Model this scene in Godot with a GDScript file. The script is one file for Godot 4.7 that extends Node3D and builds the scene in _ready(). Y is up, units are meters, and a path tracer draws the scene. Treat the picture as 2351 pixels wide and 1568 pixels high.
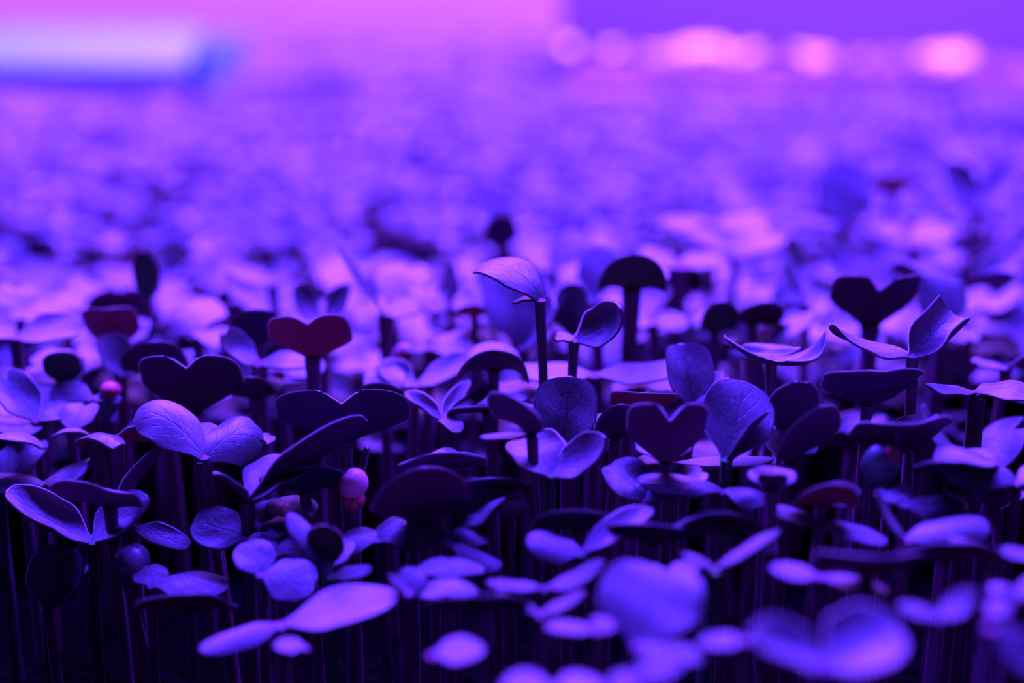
extends Node3D
# A bed of radish microgreens under violet grow lamps. Metres; soil surface at y = 0, leaf canopy near y = 0.05.

const FPX := 3265.6            # focal length in pixels of the 2351 x 1568 frame (50 mm lens)
const EYE := Vector3(0, 0.143, 0)
const PITCH := 17.4
const CANOPY := 0.05

var cam_basis: Basis
var rng := RandomNumberGenerator.new()
var M := {}
var used := {}
var landmarks := []            # [short name, pixel] of the seedlings that labels of others refer to
var taken := []                # ground places of the seedlings placed by hand
var hand_count := 0


# ---------------------------------------------------------------- shapes collected per material, then committed as one mesh
class Shape:
	var v := {}
	var n := {}
	var uv := {}
	var ix := {}
	func slot(m):
		if not v.has(m):
			v[m] = PackedVector3Array(); n[m] = PackedVector3Array(); uv[m] = PackedVector2Array(); ix[m] = PackedInt32Array()
		return v[m].size()
	func point(m, p: Vector3, nn: Vector3, t := Vector2.ZERO):
		v[m].append(p); n[m].append(nn); uv[m].append(t)
	func quad(m, a: int, b: int, c: int, d: int):      # a-b-c-d round the face; turned so that it agrees with the normals
		var va: PackedVector3Array = v[m]
		var face := (va[b] - va[a]).cross(va[c] - va[a]) + (va[c] - va[a]).cross(va[d] - va[a])
		var nn: Vector3 = n[m][a] + n[m][b] + n[m][c] + n[m][d]
		if face.dot(nn) > 0.0:
			ix[m].append_array(PackedInt32Array([a, c, b, a, d, c]))
		else:
			ix[m].append_array(PackedInt32Array([a, b, c, a, c, d]))
	func commit() -> ArrayMesh:
		var am := ArrayMesh.new()
		for m in v:
			var arr := []
			arr.resize(Mesh.ARRAY_MAX)
			arr[Mesh.ARRAY_VERTEX] = v[m]; arr[Mesh.ARRAY_NORMAL] = n[m]; arr[Mesh.ARRAY_TEX_UV] = uv[m]; arr[Mesh.ARRAY_INDEX] = ix[m]
			am.add_surface_from_arrays(Mesh.PRIMITIVE_TRIANGLES, arr)
			am.surface_set_material(am.get_surface_count() - 1, m)
		return am


func obj(called: String, s: Shape, parent: Node = self) -> MeshInstance3D:
	var o := MeshInstance3D.new()
	o.name = called
	o.mesh = s.commit()
	parent.add_child(o, true)
	return o


func numbered(called: String) -> String:
	used[called] = used.get(called, -1) + 1
	return called if used[called] == 0 else "%s_%03d" % [called, used[called]]


func thing(called: String, label: String, category: String, at: Vector3, group := "") -> Node3D:
	var o := Node3D.new()
	o.name = numbered(called)
	add_child(o)
	o.position = at
	tag(o, label, category, group)
	return o


func tag(o: Node, label: String, category: String, group := "") -> void:
	o.set_meta("label", label)
	o.set_meta("category", category)
	if group:
		o.set_meta("group", group)


func box(s: Shape, m, c: Vector3, size: Vector3, bevel := 0.0) -> void:
	# a box with chamfered edges: six faces, twelve edge strips, eight corners left as small triangles
	var h := size / 2.0
	var b := minf(bevel, minf(h.x, minf(h.y, h.z)) * 0.9)
	for ax in 3:
		for sg in [-1.0, 1.0]:
			var u := (ax + 1) % 3
			var w := (ax + 2) % 3
			var nn := Vector3.ZERO
			nn[ax] = sg
			var k: int = s.slot(m)
			for q in [[-1, -1], [1, -1], [1, 1], [-1, 1]]:
				var p := Vector3.ZERO
				p[ax] = sg * h[ax]
				p[u] = q[0] * (h[u] - b)
				p[w] = q[1] * (h[w] - b)
				s.point(m, c + p, nn, Vector2(p[u], p[w]))
			s.quad(m, k, k + 1, k + 2, k + 3)
	if b <= 0.0:
		return
	for ax in 3:
		var u := (ax + 1) % 3
		var w := (ax + 2) % 3
		for su in [-1.0, 1.0]:
			for sw in [-1.0, 1.0]:
				var k: int = s.slot(m)
				var nn := Vector3.ZERO
				nn[u] = su; nn[w] = sw
				nn = nn.normalized()
				for q in [[-1, 0], [1, 0], [1, 1], [-1, 1]]:
					var p := Vector3.ZERO
					p[ax] = q[0] * (h[ax] - b)
					p[u] = su * (h[u] - (b if q[1] == 1 else 0.0))
					p[w] = sw * (h[w] - (0.0 if q[1] == 1 else b))
					s.point(m, c + p, nn)
				s.quad(m, k, k + 1, k + 2, k + 3)
	for sx in [-1.0, 1.0]:
		for sy in [-1.0, 1.0]:
			for sz in [-1.0, 1.0]:
				var k: int = s.slot(m)
				var sg := Vector3(sx, sy, sz)
				var nn := sg.normalized()
				s.point(m, c + sg * Vector3(h.x, h.y - b, h.z - b), nn)
				s.point(m, c + sg * Vector3(h.x - b, h.y, h.z - b), nn)
				s.point(m, c + sg * Vector3(h.x - b, h.y - b, h.z), nn)
				s.point(m, c + sg * Vector3(h.x - b, h.y - b, h.z), nn)
				s.quad(m, k, k + 1, k + 2, k + 3)


func tube(s: Shape, m, pts: Array, radii: Array, sides := 8, cap := true) -> void:
	var k: int = s.slot(m)
	var up := Vector3(0.31, 0.2, 0.93)
	for i in pts.size():
		var t: Vector3 = (pts[mini(i + 1, pts.size() - 1)] - pts[maxi(i - 1, 0)]).normalized()
		var a := t.cross(up).normalized()
		var b := a.cross(t)
		for j in sides + 1:
			var q := TAU * j / sides
			var d := a * cos(q) + b * sin(q)
			s.point(m, pts[i] + d * radii[i], d, Vector2(float(j) / sides, float(i) / (pts.size() - 1)))
	for i in pts.size() - 1:
		for j in sides:
			var a := k + i * (sides + 1) + j
			s.quad(m, a, a + 1, a + sides + 2, a + sides + 1)
	if cap:
		for e in [0, pts.size() - 1]:
			var kk: int = s.slot(m)
			var t: Vector3 = (pts[1] - pts[0]) * -1.0 if e == 0 else pts[e] - pts[e - 1]
			t = t.normalized()
			s.point(m, pts[e] + t * radii[e] * 0.5, t)
			for j in sides + 1:
				s.point(m, s.v[m][k + e * (sides + 1) + j], t)
			for j in range(0, sides, 2):
				s.quad(m, kk, kk + 1 + j, kk + 2 + j, kk + mini(3 + j, sides + 1))


# ---------------------------------------------------------------- a cotyledon: a thin closed shell, upper face, rim and underside
# d: direction of the stalk end, nn: its upper normal. len, wid in metres; bend, cup in radians (positive: tip and edges curl up)
func leaf(s: Shape, o: Vector3, d: Vector3, nn: Vector3, length: float, wid: float, p: Dictionary, mt, mu, nu := 16, nv := 12) -> void:
	var side := d.cross(nn).normalized()
	var bend: float = p.get("bend", 0.0)
	var tip: float = p.get("tip", 0.0)
	var cup: float = p.get("cup", 0.0)
	var notch: float = p.get("notch", 0.2)
	var twist: float = p.get("twist", 0.0)
	var th: float = p.get("thick", 0.0004)
	var wob: float = p.get("wave", 0.05)
	var sd: float = p.get("seed", 0.0)
	var stalk: float = p.get("stalk", 0.1)
	# the midrib, integrated
	var steps := 40
	var cx := PackedFloat32Array([0.0])
	var cy := PackedFloat32Array([0.0])
	for i in steps:
		var y := (i + 0.5) / steps
		var a := bend * y + tip * y * y * y
		cx.append(cx[-1] + cos(a) * length / steps)
		cy.append(cy[-1] + sin(a) * length / steps)
	var P := []
	for i in nu + 1:
		var u := float(i) / nu
		var t := u / 0.55 * 0.58 if u < 0.55 else 0.58 + 0.42 * sin((u - 0.55) / 0.45 * PI / 2)
		var f := stalk + (1.0 - stalk) * smoothstep(0.0, 0.40, t)
		if t > 0.58:
			f *= pow(maxf(0.0, 1.0 - pow((t - 0.58) / 0.42, 2.5 if notch > 0.09 else 2.0)), 0.45 if notch > 0.09 else 0.5)
		for j in nv + 1:
			var v := 2.0 * j / nv - 1.0
			v = v * (1.35 - 0.35 * absf(v))
			var x := f * v
			var y := t - notch * smoothstep(0.45, 1.0, t) * exp(-pow(x / 0.2, 2.0))
			var yy := clampf(y, 0.0, 1.0) * steps
			var k := mini(int(yy), steps - 1)
			var q := yy - k
			var along := lerpf(cx[k], cx[k + 1], q)
			var rise := lerpf(cy[k], cy[k + 1], q)
			var a := bend * y + tip * y * y * y
			var tt := d * cos(a) + nn * sin(a)
			var n2 := nn * cos(a) - d * sin(a)
			var ph := cup * x
			var r := wid * 0.5
			var ax := r * (sin(ph) / cup if absf(cup) > 0.01 else x)
			var an := r * ((1.0 - cos(ph)) / cup if absf(cup) > 0.01 else 0.0)
			an += wid * wob * (sin(x * 3.1 + y * 4.0 + sd) * 0.5 + sin(y * 9.0 + sd * 2.3 + x * 1.7) * 0.3) * smoothstep(0.1, 0.6, t) * (0.3 + absf(x))
			an += wid * p.get("fold", 0.0) * absf(x) * smoothstep(0.1, 0.5, t)
			var w := twist * y
			var sx := side * cos(w) + n2 * sin(w)
			var nx := n2 * cos(w) - side * sin(w)
			P.append(o + d * along + nn * rise + sx * ax + nx * an)
	var N := []
	for i in nu + 1:
		for j in nv + 1:
			var i0 := maxi(i - 1, 0)
			var i1 := mini(i + 1, nu)
			if i == nu:
				i1 = nu; i0 = nu - 1
			var j0 := maxi(j - 1, 0)
			var j1 := mini(j + 1, nv)
			var jj := i if i < nu else nu - 1
			var du: Vector3 = P[i1 * (nv + 1) + j] - P[i0 * (nv + 1) + j]
			var dv: Vector3 = P[jj * (nv + 1) + j1] - P[jj * (nv + 1) + j0]
			var c := dv.cross(du)
			if c.length_squared() < 1e-18:
				c = N[-1] if N.size() else nn
			N.append(c.normalized())
	if N[(nu / 2) * (nv + 1) + nv / 2].dot(nn) < 0.0 and absf(bend) + absf(twist) < 1.5:
		for i in N.size():
			N[i] = -N[i]
	elif (P[nv] - P[0]).cross(P[nv + 1] - P[0]).dot(nn) < 0.0 and absf(bend) + absf(twist) >= 1.5:
		for i in N.size():
			N[i] = -N[i]
	var k: int = s.slot(mt)
	for i in P.size():
		s.point(mt, P[i] + N[i] * th * 0.5, N[i], Vector2(float(i % (nv + 1)) / nv, float(i / (nv + 1)) / nu))
	for i in nu:
		for j in nv:
			var a := k + i * (nv + 1) + j
			s.quad(mt, a, a + 1, a + nv + 2, a + nv + 1)
	var kb: int = s.slot(mu)
	for i in P.size():
		s.point(mu, P[i] - N[i] * th * 0.5, -N[i], Vector2(float(i % (nv + 1)) / nv, float(i / (nv + 1)) / nu))
	for i in nu:
		for j in nv:
			var a := kb + i * (nv + 1) + j
			s.quad(mu, a, a + 1, a + nv + 2, a + nv + 1)
	# the rim: left edge up, right edge down, rounded
	var edge := []
	for i in nu + 1:
		edge.append([i * (nv + 1), i * (nv + 1) + 1])
	for i in range(nu - 1, -1, -1):
		edge.append([i * (nv + 1) + nv, i * (nv + 1) + nv - 1])
	var kr: int = s.slot(mt)
	for e in edge.size():
		var i: int = edge[e][0]
		var out: Vector3 = (P[i] - P[edge[e][1]]).normalized()
		if out.length_squared() < 0.5:
			out = (P[i] - P[nv / 2 + (nu - 2) * (nv + 1)]).normalized()
		var nm: Vector3 = N[i]
		for q in [[0.5, 0.0, 0.8, 0.5], [0.38, 0.5, 0.45, 0.9], [-0.2, 0.6, -0.15, 1.0], [-0.5, 0.12, -0.6, 0.8]]:
			s.point(mt, P[i] + nm * th * q[0] + out * th * q[1], (nm * q[2] + out * q[3]).normalized(), Vector2(0.03, 0.9))
	for e in edge.size() - 1:
		for j in 3:
			var a := kr + e * 4 + j
			s.quad(mt, a, a + 1, a + 5, a + 4)


func blob(s: Shape, m, c: Vector3, ax: Basis, r: Vector3, dent := 0.0, rings := 14, sides := 20) -> void:
	# an ellipsoid with a crease along its own x = 0 (two closed seed leaves)
	var k: int = s.slot(m)
	for i in rings + 1:
		var a := PI * i / rings
		for j in sides + 1:
			var b := TAU * j / sides
			var u := Vector3(sin(a) * cos(b), cos(a), sin(a) * sin(b))
			var f := 1.0 - dent * exp(-pow(u.x / 0.16, 2.0)) * (0.3 + 0.7 * maxf(u.y, 0.0))
			var nn := Vector3(u.x / r.x, u.y / r.y, u.z / r.z)
			nn.x += dent * 2.2 * u.x / 0.16 * exp(-pow(u.x / 0.16, 2.0)) * -1.0 / r.x * 0.3
			s.point(m, c + ax * (u * r * f), (ax * nn).normalized(), Vector2(float(j) / sides, float(i) / rings))
	for i in rings:
		for j in sides:
			var a := k + i * (sides + 1) + j
			s.quad(m, a, a + 1, a + sides + 2, a + sides + 1)


# ---------------------------------------------------------------- from the frame to the bed
func ray(px: float, py: float) -> Vector3:
	return cam_basis * Vector3((px - 1175.5) / FPX, -(py - 784.0) / FPX, -1.0)


func nearer(px: float, row: float) -> float:
	# the bed is lower at the left and higher at the right: what stands on one line of the frame is farther at the left
	var r := row
	if row > 1000.0:
		r = 1000.0 + (row - 1000.0) * lerpf(0.35, 0.85, px / 2351.0)
	if row > 1280.0:
		r += (row - 1280.0) * 0.55 * smoothstep(150.0, 1000.0, px)
	if row > 880.0:
		r += 0.035 * (px - 1175.0) * smoothstep(880.0, 1050.0, row)
	return r + 40.0 * (1.0 - smoothstep(760.0, 880.0, row)) * smoothstep(560.0, 640.0, row)


func spot(px: float, py: float, row: float) -> Vector3:
	# the point seen at (px, py) that stands as far back as the canopy does on line «row»
	var r := ray(1175.5, row)
	var z := r.z * (CANOPY - EYE.y) / r.y
	var d := ray(px, py)
	return EYE + d * (z / d.z)


func pixel(p: Vector3) -> Vector2:
	var q := cam_basis.inverse() * (p - EYE)
	return Vector2(1175.5 - q.x / q.z * FPX, 784.0 + q.y / q.z * FPX)


func leaf_axes(az: float, el: float, roll: float) -> Array:
	var a := deg_to_rad(az)
	var e := deg_to_rad(el)
	var d := Vector3(cos(e) * cos(a), sin(e), -cos(e) * sin(a))
	var n := Vector3(-sin(e) * cos(a), cos(e), sin(e) * sin(a))
	var sd := d.cross(n)
	if sd.z < -0.02 or absf(sd.z) <= 0.02 and sd.x < 0.0:
		sd = -sd
	var r := deg_to_rad(roll)
	return [d, (n * cos(r) + sd * sin(r)).normalized()]


func stem_curve(a: Vector3, b: Vector3, bow: Vector3) -> Array:
	var c := Vector3(lerpf(a.x, b.x, 0.35), lerpf(a.y, b.y, 0.6), lerpf(a.z, b.z, 0.35)) + bow
	var out := []
	for i in 13:
		var t := i / 12.0
		out.append(a * (1 - t) * (1 - t) + c * 2 * t * (1 - t) + b * t * t)
	return out


func stem_part(o: Node3D, foot: Vector3, top: Vector3, bow: Vector3, r: float, m, called := "stem") -> void:
	var s := Shape.new()
	var pts := stem_curve(foot, top, bow)
	var radii := []
	for i in pts.size():
		var t := float(i) / (pts.size() - 1)
		radii.append(r * (1.15 - 0.25 * t + 0.25 * smoothstep(0.85, 1.0, t)))
	tube(s, m, pts, radii, 10)
	obj(called, s, o)


# One seedling of the photograph. (px, py): where its leaf stalks meet, row: the line on which the canopy is as far away.
# Each leaf: [azimuth (0 right, 90 away, 180 left), elevation, length, width in frame pixels at that depth, bend, cup, roll towards the viewer, notch, tip curl, twist]
func seedling(px: float, py: float, row: float, label: String, leaves: Array, opt := {}) -> Node3D:
	var top := spot(px, py, nearer(px, row))
	var z := -(cam_basis.inverse() * (top - EYE)).z
	var mpp := z / FPX
	hand_count += 1
	var lean: Array = opt.get("lean", [rng.randf_range(-25, 25), rng.randf_range(-20, 20)])
	var foot := Vector3(top.x + lean[0] * mpp, 0.0, top.z + lean[1] * mpp)
	var o := thing("radish_seedling", label, "seedling", foot, opt.get("group", "radish seedlings near the focus"))
	taken.append(Vector2(top.x, top.z))
	if opt.has("lm"):
		landmarks.append([opt.lm, Vector2(px, py)])
	var c := top - foot
	var sw: float = opt.get("sw", 24.0) * mpp * 0.5
	var sm = M["stem_" + opt.get("stem", "red")]
	stem_part(o, Vector3.ZERO, c, Vector3(opt.get("bow", 0.0) * mpp, 0, 0), sw, sm)
	if opt.has("extra_stem"):
		var e: Array = opt.extra_stem
		stem_part(o, Vector3(e[0] * mpp, 0, e[1] * mpp), c + Vector3(e[2] * mpp, -0.0006, 0.0004), Vector3.ZERO, sw, sm)
	var i := 0
	for l in leaves:
		var ax := leaf_axes(l[0], l[1], l[6] if l.size() > 6 else 0.0)
		var s := Shape.new()
		var kind: String = opt.get("under", "dark")
		var p := {
			"bend": deg_to_rad(l[4]), "cup": deg_to_rad(l[5]), "notch": l[7] if l.size() > 7 else 0.16, "tip": deg_to_rad(l[8]) if l.size() > 8 else 0.0,
			"twist": deg_to_rad(l[9]) if l.size() > 9 else 0.0, "seed": float(hand_count * 3 + i) * 1.7, "wave": opt.get("wave", 0.05), "stalk": opt.get("stalk", 0.12),
			"thick": opt.get("thick", 0.0004), "fold": opt.get("fold", 0.0),
		}
		leaf(s, c - ax[0] * sw * 0.4, ax[0], ax[1], l[2] * mpp * 1.24, l[3] * mpp * 1.14, p, M["top_" + opt.get("top", "abc"[hand_count % 3])], M["under_" + kind], 22, 18)
		obj("leaf", s, o)
		i += 1
	return o


# A seedling whose seed leaves are still closed. (px, py): middle of the bud; w, h its size in pixels, tilt in degrees
func bud(px: float, py: float, row: float, label: String, w: float, h: float, tilt: float, opt := {}) -> Node3D:
	var mid := spot(px, py, nearer(px, row))
	var z := -(cam_basis.inverse() * (mid - EYE)).z
	var mpp := z / FPX
	hand_count += 1
	var lean: Array = opt.get("lean", [10, 0])
	var foot := Vector3(mid.x + lean[0] * mpp, 0, mid.z + lean[1] * mpp)
	var o := thing("sprouting_seedling", label, "seedling", foot, opt.get("group", "radish seedlings with closed leaves"))
	taken.append(Vector2(mid.x, mid.z))
	if opt.has("lm"):
		landmarks.append([opt.lm, Vector2(px, py)])
	var c := mid - foot
	var ax := Basis.from_euler(Vector3(deg_to_rad(opt.get("pitch", 15.0)), deg_to_rad(opt.get("yaw", 20.0)), deg_to_rad(tilt)))
	var low := c - ax.y * h * 0.46 * mpp
	stem_part(o, Vector3.ZERO, low, Vector3(opt.get("bow", 0.0) * mpp, 0, 0), opt.get("sw", 22.0) * mpp * 0.5, M["stem_" + opt.get("stem", "red")])
	var s := Shape.new()
	blob(s, M["bud_" + opt.get("skin", "dark")], c, ax, Vector3(w, h, w * 0.85) * 0.5 * mpp, 0.22)
	obj("closed_leaves", s, o)
	if opt.has("husk"):
		var e: Array = opt.husk          # [dx, dy, width, height] in pixels
		var hs := Shape.new()
		blob(hs, M.husk, c + Vector3(e[0], -e[1], 8) * mpp, ax, Vector3(e[2], e[3], e[2]) * 0.5 * mpp, 0.12, 10, 14)
		obj("seed_husk", hs, o)
	for l in opt.get("leaves", []):
		var la := leaf_axes(l[0], l[1], l[6])
		var ls := Shape.new()
		leaf(ls, low, la[0], la[1], l[2] * mpp, l[3] * mpp, {"bend": deg_to_rad(l[4]), "cup": deg_to_rad(l[5]), "notch": 0.1, "seed": float(hand_count)}, M.top_a, M.under_dark, 18, 14)
		obj("leaf", ls, o)
	return o


# ---------------------------------------------------------------- materials
func lin(r: float, g: float, b: float) -> Color:
	return Color(r, g, b).linear_to_srgb()


func mat(called: String, c: Color, rough: float, spec := 0.5) -> StandardMaterial3D:
	var m := StandardMaterial3D.new()
	m.resource_name = called
	m.albedo_color = c
	m.roughness = rough
	m.metallic_specular = spec
	M[called] = m
	return m


func vein_images() -> Array:
	# seen from above: midrib, curved side veins, fine mottling; [colour, relief]
	var n := 384
	var col := Image.create(n, n, false, Image.FORMAT_RGB8)
	var hei := Image.create(n, n, false, Image.FORMAT_RGB8)
	var fn := FastNoiseLite.new()
	fn.seed = 5
	fn.frequency = 0.035
	var fine := FastNoiseLite.new()
	fine.seed = 9
	fine.frequency = 0.16
	for y in n:
		for x in n:
			var u := float(x) / n * 2.0 - 1.0
			var t := float(y) / n
			var wv := fn.get_noise_2d(x, y)
			var mid := exp(-pow((u + wv * 0.02) / 0.022, 2.0)) * (1.0 - 0.5 * t)
			var lat := 0.0
			var au := absf(u)
			var q := (t - 0.75 * pow(au, 0.8) * 0.6 + wv * 0.03) * 5.5 + (0.5 if u > 0.0 else 0.0)
			var fr := absf(q - roundf(q)) / 5.5
			if q > 0.4 and t < 0.95:
				lat = exp(-pow(fr / 0.009, 2.0)) * (1.0 - 0.75 * au)
			var net := maxf(0.0, 1.0 - absf(fine.get_noise_2d(x * 0.6, y * 0.6)) * 9.0) * 0.16
			var line := clampf(maxf(mid, lat) + net, 0.0, 1.0)
			var c := clampf(0.95 - 0.22 * line + wv * 0.14 + fine.get_noise_2d(x, y) * 0.08, 0.0, 1.0)
			col.set_pixel(x, y, Color(c, c, c))
			var h := clampf(0.62 - 0.45 * line + fn.get_noise_2d(x * 0.5 + 90, y * 0.5) * 0.3 + fine.get_noise_2d(x * 2, y * 2) * 0.1, 0.0, 1.0)
			hei.set_pixel(x, y, Color(h, h, h))
	return [ImageTexture.create_from_image(col), ImageTexture.create_from_image(hei)]


func streak_texture(sd: int) -> Texture2D:
	var n := 128
	var im := Image.create(n, n, false, Image.FORMAT_RGB8)
	var fn := FastNoiseLite.new()
	fn.seed = sd
	fn.frequency = 0.05
	for y in n:
		for x in n:
			var c := clampf(0.8 + fn.get_noise_2d(x * 2.2, y * 0.25) * 0.5, 0.0, 1.0)
			im.set_pixel(x, y, Color(c, c, c))
	return ImageTexture.create_from_image(im)


func materials() -> void:
	var v := vein_images()
	for k in 3:
		var m := mat("top_" + "abc"[k], [lin(0.20, 0.22, 0.17), lin(0.24, 0.22, 0.2), lin(0.14, 0.16, 0.13)][k], [0.42, 0.44, 0.38][k], 0.55)
		m.albedo_texture = v[0]
		m.heightmap_enabled = true
		m.heightmap_texture = v[1]
		m.heightmap_scale = 0.011
		m.backlight_enabled = true
		m.backlight = lin(0.5, 0.04, 0.16)
	var names := {"dark": [lin(0.05, 0.02, 0.07), lin(0.05, 0.003, 0.02)], "red": [lin(0.22, 0.04, 0.08), lin(0.34, 0.012, 0.11)], "green": [lin(0.05, 0.14, 0.06), lin(0.06, 0.05, 0.03)], "violet": [lin(0.09, 0.03, 0.10), lin(0.12, 0.008, 0.10)]}
	for k in names:
		var m := mat("under_" + k, names[k][0], 0.55, 0.3)
		m.backlight_enabled = true
		m.backlight = names[k][1]
		m.heightmap_enabled = true
		m.heightmap_texture = v[1]
		m.heightmap_scale = -0.012
	var st := streak_texture(3)
	var sc := {"red": lin(0.25, 0.11, 0.18), "green": lin(0.10, 0.30, 0.11), "pale": lin(0.3, 0.2, 0.24)}
	for k in sc:
		var m := mat("stem_" + k, sc[k], 0.5, 0.25)
		m.albedo_texture = st
	var bd := mat("bud_dark", lin(0.22, 0.2, 0.2), 0.32, 0.5)
	bd.albedo_texture = v[0]
	var bg := mat("bud_green", lin(0.16, 0.32, 0.2), 0.35, 0.5)
	bg.albedo_texture = v[0]
	mat("bud_pink", lin(0.8, 0.4, 0.35), 0.4, 0.5)
	var h := mat("husk", lin(0.85, 0.12, 0.12), 0.5, 0.4)
	h.albedo_texture = st
	var soil := mat("soil", lin(0.004, 0.003, 0.003), 0.95, 0.05)
	var sn := NoiseTexture2D.new()
	sn.width = 512; sn.height = 512; sn.seamless = true
	var f := FastNoiseLite.new()
	f.seed = 21; f.frequency = 0.05
	sn.noise = f
	soil.heightmap_enabled = true
	soil.heightmap_texture = sn
	soil.heightmap_scale = 0.4
	soil.uv1_triplanar = true
	soil.uv1_world_triplanar = true
	soil.uv1_scale = Vector3(9, 9, 9)
	mat("top_pale", lin(0.58, 0.66, 0.6), 0.5, 0.4)
	mat("tray_white", lin(0.72, 0.72, 0.74), 0.35, 0.5)
	mat("tray_blue", lin(0.06, 0.34, 0.5), 0.35, 0.5)
	mat("tray_black", lin(0.03, 0.03, 0.03), 0.4, 0.5)
	mat("wall", lin(0.5, 0.48, 0.5), 0.8, 0.2)
	mat("wall_dark", lin(0.10, 0.10, 0.11), 0.8, 0.2)
	mat("bench", lin(0.25, 0.25, 0.27), 0.4, 0.5)
	mat("metal", lin(0.35, 0.35, 0.37), 0.35, 0.5)
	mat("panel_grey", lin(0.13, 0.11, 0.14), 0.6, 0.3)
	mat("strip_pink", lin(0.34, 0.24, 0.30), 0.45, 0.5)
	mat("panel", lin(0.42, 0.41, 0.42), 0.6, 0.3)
	var dw := mat("water", Color(1, 1, 1, 0.0), 0.02, 0.5)
	dw.refraction_enabled = true
	dw.refraction_scale = 0.033


const VIOLET := Color(0.068, 0.018, 1.0)     # linear light of the blue diodes with a few red ones
const MAUVE := Color(0.24, 0.048, 1.0)
const PINK := Color(0.42, 0.07, 1.0)         # linear light of the pink lamp at the back


func lamp(called: String, label: String, c: Vector3, size: Vector2, color: Color, energy: float, glow: float, tilt := 0.0, clamped := false) -> void:
	var o := thing(called, label, "lamp", c)
	o.rotation.x = tilt
	var s := Shape.new()
	box(s, M.metal, Vector3(0, 0.018, 0), Vector3(size.x + 0.03, 0.028, size.y + 0.03), 0.004)
	obj("housing", s, o)
	var d := StandardMaterial3D.new()
	d.resource_name = called + "_glow"
	d.albedo_color = Color(0.8, 0.8, 0.8)
	d.emission_enabled = true
	d.emission = Color(color.r, color.g, color.b).linear_to_srgb()
	d.emission_energy_multiplier = glow
	var g := Shape.new()
	box(g, d, Vector3(0, 0.0015, 0), Vector3(size.x, 0.005, size.y), 0.001)
	obj("diffuser", g, o)
	for sx in [-1, 1]:
		var w := Shape.new()
		var back := Basis(Vector3.RIGHT, -tilt)
		if clamped:
			tube(w, M.metal, [Vector3(sx * size.x * 0.4, 0.02, 0), back * Vector3(sx * size.x * 0.4, 0.03, -0.05), back * Vector3(sx * size.x * 0.4, -0.04, -0.080)], [0.004, 0.004, 0.004], 6)
			obj("clamp", w, o)
			continue
		tube(w, M.metal, [Vector3(sx * size.x * 0.4, 0.03, 0), Vector3(sx * size.x * 0.4, 0.03, 0) + back * Vector3(0, 1.50 - c.y, 0)], [0.0015, 0.0015], 6)
		obj("hanging_cable", w, o)
	var l := AreaLight3D.new()
	l.name = "lamp_light"
	l.area_size = size
	l.light_color = Color(color.r, color.g, color.b).linear_to_srgb()
	l.light_energy = energy
	l.area_range = 6.0
	l.area_attenuation = 2.0
	l.shadow_enabled = true
	l.position = Vector3(0, -0.006, 0)
	l.rotation.x = -PI / 2
	o.add_child(l)


func tray(called: String, label: String, c: Vector3, size: Vector3, m, wall: float, yaw := 0.0) -> Node3D:
	var o := thing(called, label, "tray", c)
	o.rotation.y = yaw
	var s := Shape.new()
	box(s, m, Vector3(0, wall / 2, 0), Vector3(size.x, wall, size.z), 0.001)
	obj("tray_floor", s, o)
	for sx in [-1, 1]:
		var a := Shape.new()
		box(a, m, Vector3(sx * (size.x - wall) / 2, size.y / 2, 0), Vector3(wall, size.y, size.z), 0.001)
		obj("side_wall", a, o)
		var b := Shape.new()
		box(b, m, Vector3(0, size.y / 2, sx * (size.z - wall) / 2), Vector3(size.x, size.y, wall), 0.001)
		box(b, m, Vector3(0, size.y - 0.002, sx * size.z / 2), Vector3(size.x + 0.008, 0.004, 0.010), 0.0015)
		obj("end_wall", b, o)
	return o


func struct(called: String, m, c: Vector3, size: Vector3) -> void:
	var s := Shape.new()
	box(s, m, Vector3.ZERO, size, 0.0)
	var o := obj(called, s)
	o.position = c
	o.set_meta("kind", "structure")
	o.set_meta("label", {"floor": "dark concrete floor under the grow bench", "ceiling": "dark ceiling above the hanging grow lamps", "wall_back": "plain back wall in violet light behind the beds", "wall_left": "plain dark wall at the left of the beds", "wall_right": "plain dark wall at the right of the beds", "wall_front": "plain dark wall behind the viewer"}[called])
	o.set_meta("category", called.split("_")[0])


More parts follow.
